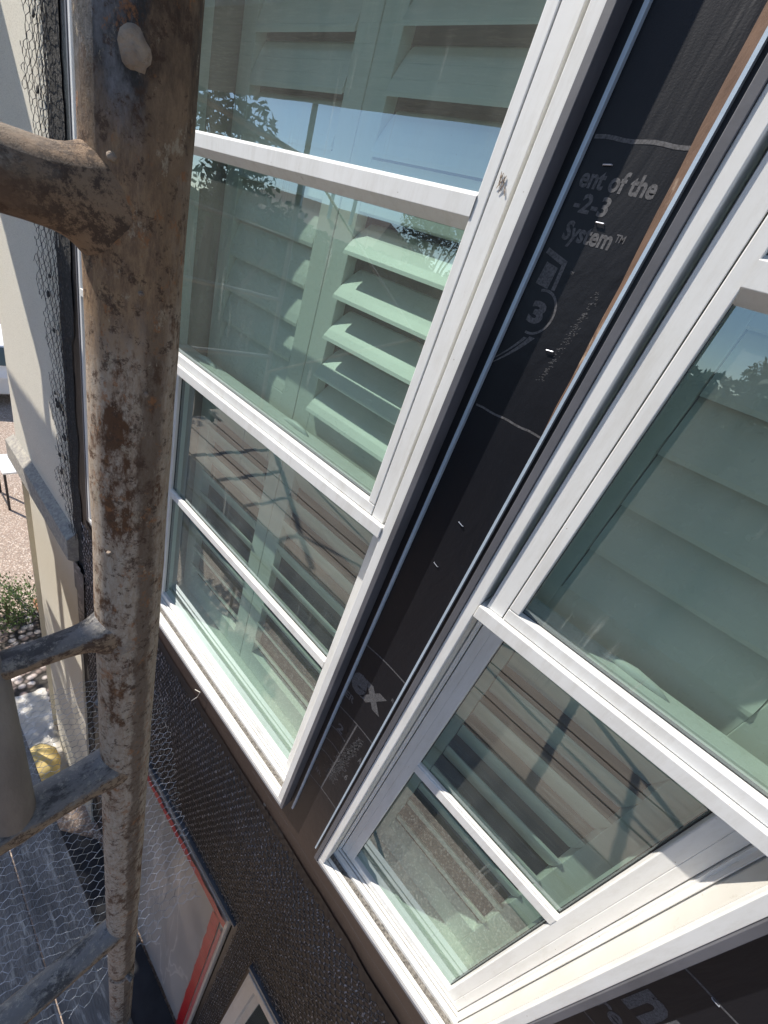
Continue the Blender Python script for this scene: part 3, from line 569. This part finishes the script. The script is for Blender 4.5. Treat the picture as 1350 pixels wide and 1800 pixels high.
# print right of the right window and under the left one
T('nu', 0.641, 0.775, -1.362, 0.215, 0.04); T('res', 0.626, 0.715, -1.465, 0.085, 0.02)
stroke([(0.60+0.03*i, -1.108+0.003*math.sin(i)) for i in range(16)], 0.0055); stroke([(0.60+0.03*i, -1.535) for i in range(12)], 0.005)
T('Jum', -0.655, -0.44, -2.675, 0.10, 0.02)
stroke([(-0.78, -2.50), (-0.60, -2.515), (-0.44, -2.512)], 0.003)
wave = [(-0.42+0.05*i, -2.535-0.03*(i/20)+0.006*math.sin(i*0.9)) for i in range(34)]; stroke(wave, 0.003)
ink.obj('printed_lettering', 'ink', paper)
for (px, py, rot) in ((1055, 393, 0.0), (967, 617, 0.1), (811, 921, -0.25), (767, 992, -0.3), (1068, 291, 0.1), (1258, 1760, -0.1)):
    q = onY(px, py, YW); a = rot; d = Vector((math.cos(a), 0, math.sin(a)))*0.0085
    MB().tube([q-d+Vector((0, -0.001, 0)), q-d*.9+Vector((0, -.0035, 0)), q+d*.9+Vector((0, -.0035, 0)), q+d+Vector((0, -.001, 0))], 0.0012, 6).obj('staple', 'staple', paper)
mb = MB(); mb.tube([onY(343, 1212, .94), onY(352, 1217, .925), onY(346, 1226, .92), onY(336, 1232, .92)], 0.0022, 6); mb.obj('loose_caulk', 'vinyl_dirty', paper)

mb = MB(); rq = random.Random(4)
for k in range(7):
    p = onY(883+rq.uniform(-5, 6), 325+rq.uniform(-14, 16), 0.9085); d = Vector((rq.uniform(-.006, .006), 0, rq.uniform(-.014, .014)))
    mb.tube([p-d, p+d*.2+Vector((0, -.0012, 0)), p+d], [0.0006, 0.0014, 0.0005], 6, wob=.3, fr=60)
mb.obj('dried_splatter', 'mortar', WO['L'])

# ---------------------------------------------------------------- masking film on the patio door
N = 26; mb = MB(); fx0, fx1, fz0, fz1 = -1.95, -0.60, -8.22, -4.20; vs = []
for j in range(N+1):
    for i in range(N+1):
        u, v_ = i/N, j/N; e = min(u, 1-u, v_, 1-v_)*4
        vs.append((fx0+(fx1-fx0)*u, 0.893-0.03*min(1, e)*(0.5+mnoise.noise(Vector((u*5+v_*3, v_*4, 2)))), fz0+(fz1-fz0)*v_))
mb.add(vs, [(j*(N+1)+i, j*(N+1)+i+1, (j+1)*(N+1)+i+1, (j+1)*(N+1)+i) for j in range(N) for i in range(N)])
fm = mb.obj('masking_film', 'film', smooth=True); tag(fm, 'clear masking film taped with red tape over the patio door', 'plastic sheet')
def tapestrip(pts, wd, wd2, mat, y, jit, seed):
    r_ = random.Random(seed); mb = MB(); n = 40; L = []
    for i in range(n+1):
        t = i/n; a = Vector(pts[0]).lerp(Vector(pts[1]), t); L.append((a, wd+r_.uniform(-jit, jit)+wd2*t))
    for i in range(n):
        (a, wa), (b, wb) = L[i], L[i+1]; d = (Vector(pts[1])-Vector(pts[0])).normalized(); nn = Vector((-d.z, 0, d.x))
        mb.quad((a.x, y-.003*math.sin(i), a.z), (b.x, y-.003*math.sin(i+1), b.z), tuple(Vector((b.x, y-.006, b.z))+nn*wb), tuple(Vector((a.x, y-.006, a.z))+nn*wa))
    return mb
tapestrip(((-0.55, 0, -4.185), (-1.96, 0, -4.185)), 0.085, -0.02, 'redtape', 0.888, 0.006, 1).obj('red_tape', 'redtape', fm)
tapestrip(((-0.600, 0, -8.2), (-0.600, 0, -4.28)), 0.100, -0.015, 'redtape', 0.886, 0.006, 2).obj('red_tape', 'redtape', fm)
tapestrip(((-0.555, 0, -8.2), (-0.555, 0, -4.40)), 0.030, 0.0, 'pinktape', 0.889, 0.004, 3).obj('red_tape', 'pinktape', fm)

# ---------------------------------------------------------------- scaffold
PX, PY = -0.405, 0.158
OUT = -2.3
def frame_(x, top, near, label):
    e = empty('scaffolding', (x, PY, GZ), label, 'scaffolding', 'scaffolding along the wall')
    zs_ = [top-(top+2.045)*i/70 for i in range(71)]
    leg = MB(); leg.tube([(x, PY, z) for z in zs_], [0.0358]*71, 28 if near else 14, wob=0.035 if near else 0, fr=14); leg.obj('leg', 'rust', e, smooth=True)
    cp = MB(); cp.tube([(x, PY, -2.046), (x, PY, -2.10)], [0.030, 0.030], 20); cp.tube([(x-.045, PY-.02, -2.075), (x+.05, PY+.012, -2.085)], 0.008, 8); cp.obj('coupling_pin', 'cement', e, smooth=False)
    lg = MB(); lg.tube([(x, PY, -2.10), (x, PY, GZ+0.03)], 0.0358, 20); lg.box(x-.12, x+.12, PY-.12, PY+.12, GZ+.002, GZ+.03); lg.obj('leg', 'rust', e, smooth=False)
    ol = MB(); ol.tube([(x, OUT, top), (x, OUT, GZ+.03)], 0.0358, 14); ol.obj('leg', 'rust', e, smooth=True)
    def rung(z, r, y1, flare=1.5, seg=22, dz=0.0, mat='cement'):
        Rp = 0.0358; ys = [0.0, 0.0015, 0.003, 0.005, 0.008, 0.012, 0.017, 0.024, 0.034, 0.048]+[0.06+0.02*i for i in range(int(max(0, (PY-Rp-y1-0.06)/0.02))+1)]
        ys = [g_ for g_ in ys if PY-Rp-g_ > y1]+[PY-Rp-y1]; vs = []; fs = []
        for g_ in ys:
            e_ = math.exp(-g_/0.011); w_ = math.exp(-g_/0.03)
            for k in range(seg):
                t = 2*math.pi*k/seg; wb = 1+0.05*mnoise.noise(Vector((g_*14, math.cos(t)*1.2, math.sin(t)*1.2+z*7)))+0.03*mnoise.noise(Vector((g_*50, math.cos(t)*4, math.sin(t)*4+z*7)))
                a_ = math.cos(t)*min(r*wb*(1+(flare-1)*0.8*e_), Rp*0.96); h_ = math.sin(t)*r*wb*(1+(flare-1)*e_*(0.8 if math.sin(t) > 0 else 1.35))
                sag = math.sqrt(Rp*Rp-a_*a_)*w_+Rp*(1-w_)
                vs.append((x+a_, PY-sag-g_+0.0012*(1 if g_ == 0 else 0), z+h_+dz*(PY-PY)))
        nr = len(ys)
        for i in range(nr-1):
            for k in range(seg):
                a_ = i*seg+k; b_ = i*seg+(k+1) % seg; fs.append((a_, b_, b_+seg, a_+seg))
        fs.append(tuple(range((nr-1)*seg, nr*seg)))
        MB().add(vs, fs).obj('rung', mat, e, smooth=True)
    rung(-0.022, 0.0240, OUT, 1.42, 48, 0.0, 'cement_tan'); rung(-0.48, 0.0160, 0.024, 1.9, 32); rung(-0.815, 0.031, OUT, 1.25, 40); rung(-1.66, 0.034, OUT, 1.25, 40); rung(-2.90, 0.031, OUT, 1.1); rung(0.9, 0.03, OUT, 1.1)
    st = MB(); st.tube([(x, 0.012, -0.462), (x, 0.012, -0.49), (x, 0.012, -0.835)], [0.022, 0.027, 0.027], 22, wob=0.03, fr=14); st.obj('ladder_stile', 'stile', e, smooth=True)
    for px, py, hh_, ww in ((232, 78, 0.0130, 0.0100), (180, 268, 0.0035, 0.0035), (250, 520, 0.0022, 0.0026), (262, 700, 0.003, 0.0022), (178, 985, 0.003, 0.004), (225, 1185, 0.012, 0.0012), (232, 1500, 0.006, 0.003)):
        d = ray(px, py); q = d*(0.3925/math.hypot(d.x, d.y)); nrm = Vector((q.x-x, q.y-PY, 0)).normalized(); q = Vector((x, PY, q.z))+nrm*0.0345; sd = Vector((-nrm.y, nrm.x, 0)); K = 22; vs = [q+nrm*0.0042]; fs = []
        if near:
            for j, (f_, o_) in enumerate(((0.45, .0038), (0.8, .0028), (1.0, -0.002))):
                for k in range(K):
                    t = 2*math.pi*k/K; rr = f_*(1+0.28*mnoise.noise(Vector((math.cos(t)*1.7, math.sin(t)*1.7, 4)))+0.1*mnoise.noise(Vector((math.cos(t)*5, math.sin(t)*5, 4)))); a_ = rr*ww*math.cos(t)
                    vs.append(q+sd*a_+Vector((0, 0, rr*hh_*math.sin(t)))+nrm*(o_-a_*a_/0.075))
            fs = [(0, 1+k, 1+(k+1) % K) for k in range(K)]+[(1+j*K+k, 1+j*K+(k+1) % K, 1+(j+1)*K+(k+1) % K, 1+(j+1)*K+k) for j in range(2) for k in range(K)]
            MB().add(vs, fs).obj('mortar_splash', 'mortar', e, smooth=True)
    # toggle lug where a brace hooks on
    lug = MB(); q = Vector((x-0.045, PY-0.018, -0.70)); lug.tube([q+Vector((0.014, 0.006, 0)), q+Vector((0.004, 0.003, 0)), q+Vector((-0.006, -0.004, 0.0))], [0.012, 0.011, 0.008], 12, wob=.2, fr=40); lug.obj('brace_lug', 'cement', e, smooth=True)
    return e
frame_(PX, 1.6, True, 'rusty mortar splashed scaffold frame right in front of the camera')
frame_(-5.6, 1.6, False, 'far scaffold frame standing beyond the left end of the deck')
frame_(3.3, 1.6, False, 'scaffold frame standing beyond the right window')
for (a, b, lab) in (((-5.6, OUT, 0.9), (PX, OUT, -1.9), 'falling'), ((-5.6, OUT, -1.9), (PX, OUT, 0.9), 'rising')):
    tag(MB().tube([a, b], 0.018, 8).obj('cross_brace', 'cement', smooth=True), 'thin cross brace %s to the right between the outer scaffold legs' % lab, 'scaffold brace')

# planks: the working deck, and a deck overhead
def plank(x0, x1, y0, y1, z, th, mat, lab, grp, skew=0.0, rr=None):
    mb = MB(); n = 24; rr = rr or random.Random(int(abs(y0*1000))); L = []
    for i in range(n+1):
        t = i/n; x = x0+(x1-x0)*t; s_ = skew*t; j0, j1 = rr.uniform(-.003, .003), rr.uniform(-.003, .003); zz = z-0.01*math.sin(math.pi*t)
        L.append([(x, y0+s_+j0, zz-th), (x, y1+s_+j1, zz-th), (x, y1+s_+j1, zz), (x, y0+s_+j0, zz)])
    vs = [p for l in L for p in l]; fs = [(i*4+k, i*4+(k+1) % 4, i*4+4+(k+1) % 4, i*4+4+k) for i in range(n) for k in range(4)]+[(0, 1, 2, 3), (n*4+3, n*4+2, n*4+1, n*4)]
    return tag(mb.add(vs, fs).obj('scaffold_plank', mat, bevel=0.002), lab, 'plank', grp)
G1 = 'planks of the working deck'; names = ['nearest the wall', 'second from the wall', 'third from the wall', 'fourth from the wall', 'fifth from the wall', 'sixth from the wall', 'seventh from the wall', 'eighth from the wall', 'ninth from the wall', 'tenth from the wall', 'eleventh from the wall', 'outermost']
y = 0.185
for i in range(12):
    wd = 0.178 if i < 3 else 0.195
    plank(-6.2+0.25*(i % 3), 3.6-.2*(i % 4), y-wd, y, -2.80-0.012*(i % 2), 0.06, 'grayboard' if i < 3 else 'board', 'weathered shade-toned deck plank, %s, below the netting' % names[i] if i < 3 else 'sunlit-toned deck plank, %s, mirrored in the glass' % names[i], G1)  # inner planks coloured as shaded, outer ones as sunlit
    y -= wd+0.005
G2 = 'planks of the deck overhead'; y = -0.62
for i in range(7):
    plank(-8.0, 3.5, y-0.215, y, 1.47, 0.06, 'grayboard', 'overhead scaffold plank, %s' % (['nearest the wall'] + names[1:6] + ['outermost'])[i], G2); y -= 0.225

for i in range(5):
    plank(-6.42, -4.95, 0.88-0.255*(i+1), 0.88-0.255*i-0.012, 1.47, 0.05, 'grayboard', 'added unseen shade plank beyond the left windows, %s' % (['nearest the wall'] + names[1:4] + ['farthest from the wall'])[i], 'shade planks added overhead at the left')  # unseen planks added to cast the shade on the upper stucco
plank(-8.0, -6.05, -0.605, -0.40, 1.475, 0.05, 'grayboard', 'added unseen shade plank lying beside the left end of the overhead deck', 'shade planks added overhead at the left')  # also added out of view, shades the stucco lower down

# ---------------------------------------------------------------- loose netting hanging under the rungs
def net_fn(u, v):
    x = u; yy = v
    z = -2.26+0.05*math.sin(u*3.1+1)+0.035*mnoise.noise(Vector((u*2.5, v*3, 1)))+0.10*max(0, yy-0.30)-0.25*max(0, -0.1-yy)
    return (x, yy, z)
def net_keep(u, v):
    lim = 0.68 if u < -1.25 else 0.68-(u+1.25)*0.28
    if v > lim+0.01*mnoise.noise(Vector((u*9, 0, 0))): return False
    return u > -1.66-0.15*(v-0.1)+(0.35*max(0, v-.1)) and u < -0.44+0.02*math.sin(v*30)
tag(hexnet(-1.75, -0.40, -0.75, 0.75, 0.029, 0.0185, net_fn, net_keep, 0.0009, 3, 0.12).obj('wire_netting', 'wire'), 'loose piece of hexagonal wire netting spread beside the scaffold leg', 'wire netting')
# ---------------------------------------------------------------- yard on the left, seen down past the stucco corner
def patch(name, mat, pts, dz, lab, **k): return tag(MB().add([(p[0], p[1], GZ+dz) for p in pts], [tuple(range(len(pts)))]).obj(name, mat), lab, **k)
patch('gravel', 'rock', [(-8.3, 1.42), (-5.5, 1.30), (-5.5, 0.0), (-8.6, 0.0)], 0.012, 'bed of pale river rock at the foot of the wall', kind='stuff')
tag(MB().box(-8.5, -5.4, 1.40, 1.52, GZ, GZ+0.12).obj('edging_board', 'orange', bevel=.004), 'redwood edging board between the rock bed and the patio', 'edging')
tag(MB().tube([(-9.2, 1.15, GZ+.03), (-8.4, 1.22, GZ+.03), (-7.7, 1.50, GZ+.03), (-6.9, 1.75, GZ+.03), (-6.0, 1.9, GZ+.03)], 0.022, 8).obj('garden_hose', 'hose', smooth=True), 'black garden hose lying across the pebbled patio', 'hose')
tag(MB().tube([(-9.2, 1.02, GZ+.16), (-8.2, 1.32, GZ+.14), (-7.2, 1.56, GZ+.14), (-6.0, 1.62, GZ+.14)], 0.012, 8).obj('drip_line', 'hose', smooth=True), 'thin dark drip line on the redwood edging', 'hose')
# shrub
rb = random.Random(21); mb = MB(); c0 = Vector((-8.15, 0.92, GZ+0.55))
for k in range(2600):
    d = Vector((rb.gauss(0, 1), rb.gauss(0, 1), rb.gauss(0, 1))).normalized()*(0.75*rb.random()**0.4); d.z *= 0.85; p = c0+d*(0.8+0.25*mnoise.noise(d*4)); a = Vector((rb.gauss(0, 1), rb.gauss(0, 1), rb.gauss(0, 1))).normalized(); b = a.orthogonal().normalized(); l = rb.uniform(.02, .045)
    mb.quad(p-a*l, p+b*l*.4, p+a*l, p-b*l*.4)
sh = mb.obj('shrub', 'leaf2'); tag(sh, 'small dense green shrub beside the rock bed', 'shrub')
MB().tube([(-8.15, .92, GZ), (-8.15, .92, GZ+.6)], [.04, .02], 7).obj('stem', 'bark', sh)
# table
tb = empty('patio_table', (-12.6, 2.05, GZ), 'low patio table with pale top and black metal legs', 'table'); tx, ty = -12.6, 2.05
MB().box(tx-.55, tx+.45, ty-.30, ty+.42, GZ+1.12, GZ+1.17).obj('table_top', 'white', tb, bevel=.004)
for sx, sy in ((-.5, -.26), (.4, -.26), (-.5, .37), (.4, .37)): MB().box(tx+sx-.025, tx+sx+.025, ty+sy-.025, ty+sy+.025, GZ, GZ+1.12).obj('leg', 'blackiron', tb)
MB().box(tx-.5, tx+.4, ty-.27, ty-.25, GZ+.02, GZ+.06).obj('foot_rail', 'blackiron', tb)
# parked car beyond
def car(x, y, label):
    e = empty('parked_car', (x, y, GZ), label, 'car'); L_, Wd = 7.4, 3.0
    prof = [(-3.7, .45), (-3.65, 1.15), (-2.6, 1.35), (-1.6, 2.15), (1.3, 2.2), (2.3, 1.45), (3.5, 1.35), (3.7, .9), (3.65, .45)]
    mb = MB(); n = len(prof)
    vs = [(x+(-Wd/2 if s_ < 0 else Wd/2)*(1 if pz < 1.4 else .84), y+py, GZ+pz) for s_ in (-1, 1) for py, pz in prof]
    mb.add(vs, [tuple(range(n)), tuple(range(n, 2*n))]+[(i, (i+1) % n, (i+1) % n+n, i+n) for i in range(n)]); mb.obj('body', 'white', e, bevel=.05)
    g_ = MB(); g_.quad((x-1.2, y-2.5, GZ+1.42), (x+1.2, y-2.5, GZ+1.42), (x+1.1, y-1.72, GZ+2.06), (x-1.1, y-1.72, GZ+2.06)); g_.obj('windscreen', 'darkglass', e)
    g_ = MB(); g_.quad((x+1.42, y-2.2, GZ+1.5), (x+1.42, y+1.8, GZ+1.5), (x+1.29, y+1.2, GZ+2.1), (x+1.29, y-1.5, GZ+2.1)); g_.obj('side_window', 'darkglass', e)
    for wy in (-2.3, 2.3):
        for wx in (-1.4, 1.4): MB().tube([(x+wx-.12, y+wy, GZ+.5), (x+wx+.12, y+wy, GZ+.5)], .5, 20).obj('wheel', 'blackiron', e, smooth=False)
car(-20.3, 4.1, 'white car parked beyond the patio past the stucco corner')
# plastic and foam scraps on the ground
N = 14; mb = MB(); vs = []; cc = [(-6.3, 0.35), (-4.2, 0.15), (-3.9, 0.86), (-6.2, 1.02)]
for j in range(N+1):
    for i in range(N+1):
        u, v_ = i/N, j/N; a = Vector(cc[0]).lerp(Vector(cc[1]), u); b = Vector(cc[3]).lerp(Vector(cc[2]), u); p = a.lerp(b, v_); vs.append((p.x, p.y, GZ+.03+.10*abs(mnoise.noise(Vector((u*7, v_*5, 0))))))
mb.add(vs, [(j*(N+1)+i, j*(N+1)+i+1, (j+1)*(N+1)+i+1, (j+1)*(N+1)+i) for j in range(N) for i in range(N)])
tag(mb.obj('ground_sheet', 'sheet', smooth=True), 'crumpled clear plastic sheet spread on the ground at the wall foot', 'plastic sheet')
mb = MB(); mb.tube([(-5.0, .60, GZ+.16), (-4.8, .62, GZ+.2), (-4.6, .64, GZ+.2), (-4.42, .66, GZ+.14)], [.12, .2, .2, .1], 14, wob=.25, fr=4)
tag(mb.obj('foam_bag', 'yellow', smooth=True), 'crumpled yellow bag lying on the plastic sheet', 'bag')
tag(MB().add([(-4.3, .05, GZ+.05), (3.5, .05, GZ+.05), (3.5, .88, GZ+.05), (-3.2, .88, GZ+.05)], [(0, 1, 2, 3)]).obj('drop_cloth', 'darkdrop'), 'dark drop cloth along the foot of the papered wall', 'drop cloth')
tag(MB().add([(-2.4, .30, GZ+.07), (-.9, .33, GZ+.07), (-.9, .50, GZ+.07), (-2.4, .47, GZ+.07), (-2.4, .30, GZ+.13), (-.9, .33, GZ+.13), (-.9, .50, GZ+.13), (-2.4, .47, GZ+.13)], [(3, 2, 1, 0), (4, 5, 6, 7), (0, 1, 5, 4), (1, 2, 6, 5), (2, 3, 7, 6), (3, 0, 4, 7)]).obj('loose_board', 'board'), 'short loose board lying on the dark drop cloth', 'board')

# ---------------------------------------------------------------- what the glass mirrors: trees and a neighbour's roof
def tree(x, y, h, r, seed, lab, n=5200, leaf=.16, kind='round'):
    rt = random.Random(seed); e = empty('tree', (x, y, GZ), lab, 'tree', 'trees beyond the yard'); tk = MB(); top_ = GZ+h
    tk.tube([(x, y, GZ), (x+.2, y, GZ+h*.35), (x-.1, y+.2, GZ+h*.6), (x+.1, y, GZ+h*.9)], [.35, .28, .18, .05], 9)
    cl = []
    for k in range(15):
        a = rt.uniform(0, 6.28); zz = GZ+h*rt.uniform(.45, .98); rr = r*rt.uniform(.15, .8)*(1.15-abs((zz-GZ)/h-.65)); p = Vector((x+rr*math.cos(a), y+rr*math.sin(a), zz)); cl.append((p, rt.uniform(.22, .42)*r))
        tk.tube([(x, y, GZ+h*.4), tuple((Vector((x, y, GZ+h*.55))+p)/2), tuple(p)], [.12, .07, .025], 5)
    tk.obj('trunk', 'bark', e); mb = MB()
    for k in range(n):
        p, rr = rt.choice(cl); d = Vector((rt.gauss(0, 1), rt.gauss(0, 1), rt.gauss(0, .8))).normalized()*rr*rt.random()**.45; q = p+d
        a = Vector((rt.gauss(0, 1), rt.gauss(0, 1), rt.gauss(0, 1)-(1.5 if kind == 'droop' else 0))).normalized(); b = a.orthogonal().normalized(); l = leaf*rt.uniform(.6, 1.3)
        mb.quad(q-a*l, q+b*l*.45, q+a*l, q-b*l*.45)
    mb.obj('crown', 'leaf', e)
tree(-20.5, -25, 13.3, 3.6, 3, 'tall airy tree mirrored in the right of the upper glass', 7000, .17)
tree(-25.5, -27, 11.2, 3.0, 4, 'smaller grey green tree beside the tall airy one', 5000, .17)
tree(-10.6, -3.9, 10.6, 2.6, 5, 'near leafy tree mirrored at the left edge of the upper glass', 9000, .11)
tree(-16, -30, 11.5, 3.2, 8, 'broad tree at the back of the yard', 5000, .18)
tree(1.5, -30, 12.0, 3.0, 9, 'wide tree mirrored in the right window', 7000, .18)
hd = empty('added_hedge', (-14, -13, GZ), 'long tall dark green hedge put in to dim the glass reflections', 'added_hedge')  # added behind the camera to darken what the panes reflect
MB().box(-62, 30, -14.3, -12.8, GZ, GZ+8.7).obj('stem_mass', 'leaf', hd)
rh = random.Random(31); mb = MB()
for k in range(42000):
    x = rh.uniform(-45, 26); t_ = rh.random(); top_ = GZ+9.0+0.6*mnoise.noise(Vector((x*.35, 1, 0)))+.35*mnoise.noise(Vector((x*1.3, 1, 0)))
    z = GZ+(top_-GZ)*(1-t_*t_); q = Vector((x, -12.7+rh.uniform(-.7, .25)+0.3*mnoise.noise(Vector((x*.8, z*.8, 2))), z)); a = Vector((rh.gauss(0, 1), rh.gauss(0, 1), rh.gauss(0, 1))).normalized(); b = a.orthogonal().normalized(); l = rh.uniform(.09, .2)
    mb.quad(q-a*l, q+b*l*.5, q+a*l, q-b*l*.5)
mb.obj('foliage', 'leaf', hd)
nh = empty('neighbour_house', (-30, -22, GZ), 'neighbouring house with low tiled roof across the yard', 'house')
MB().box(-42, -22, -30, -20, GZ, GZ+8.6).obj('wall', 'housepaint', nh)
mb = MB(); mb.add([(-43, -19, GZ+8.5), (-21, -19, GZ+8.5), (-21, -31, GZ+8.5), (-43, -31, GZ+8.5), (-40, -25, GZ+11.6), (-25, -25, GZ+11.6)], [(0, 1, 5, 4), (1, 2, 5), (2, 3, 4, 5), (3, 0, 4), (3, 2, 1, 0)]); rf = mb.obj('roof', 'roof', nh)
for vx in (-27, -29.5, -33): MB().tube([(vx, -23, GZ+10), (vx, -23, GZ+12.3), (vx, -23, GZ+12.3), (vx, -23, GZ+12.8)], [.14, .14, .28, .28], 10).obj('vent_pipe', 'metal', rf)
mb = MB(); mb.box(-60, 40, -33.2, -33, GZ, GZ+3.2); tag(mb.obj('yard_fence', 'board'), 'long board fence across the back of the yard', 'fence')
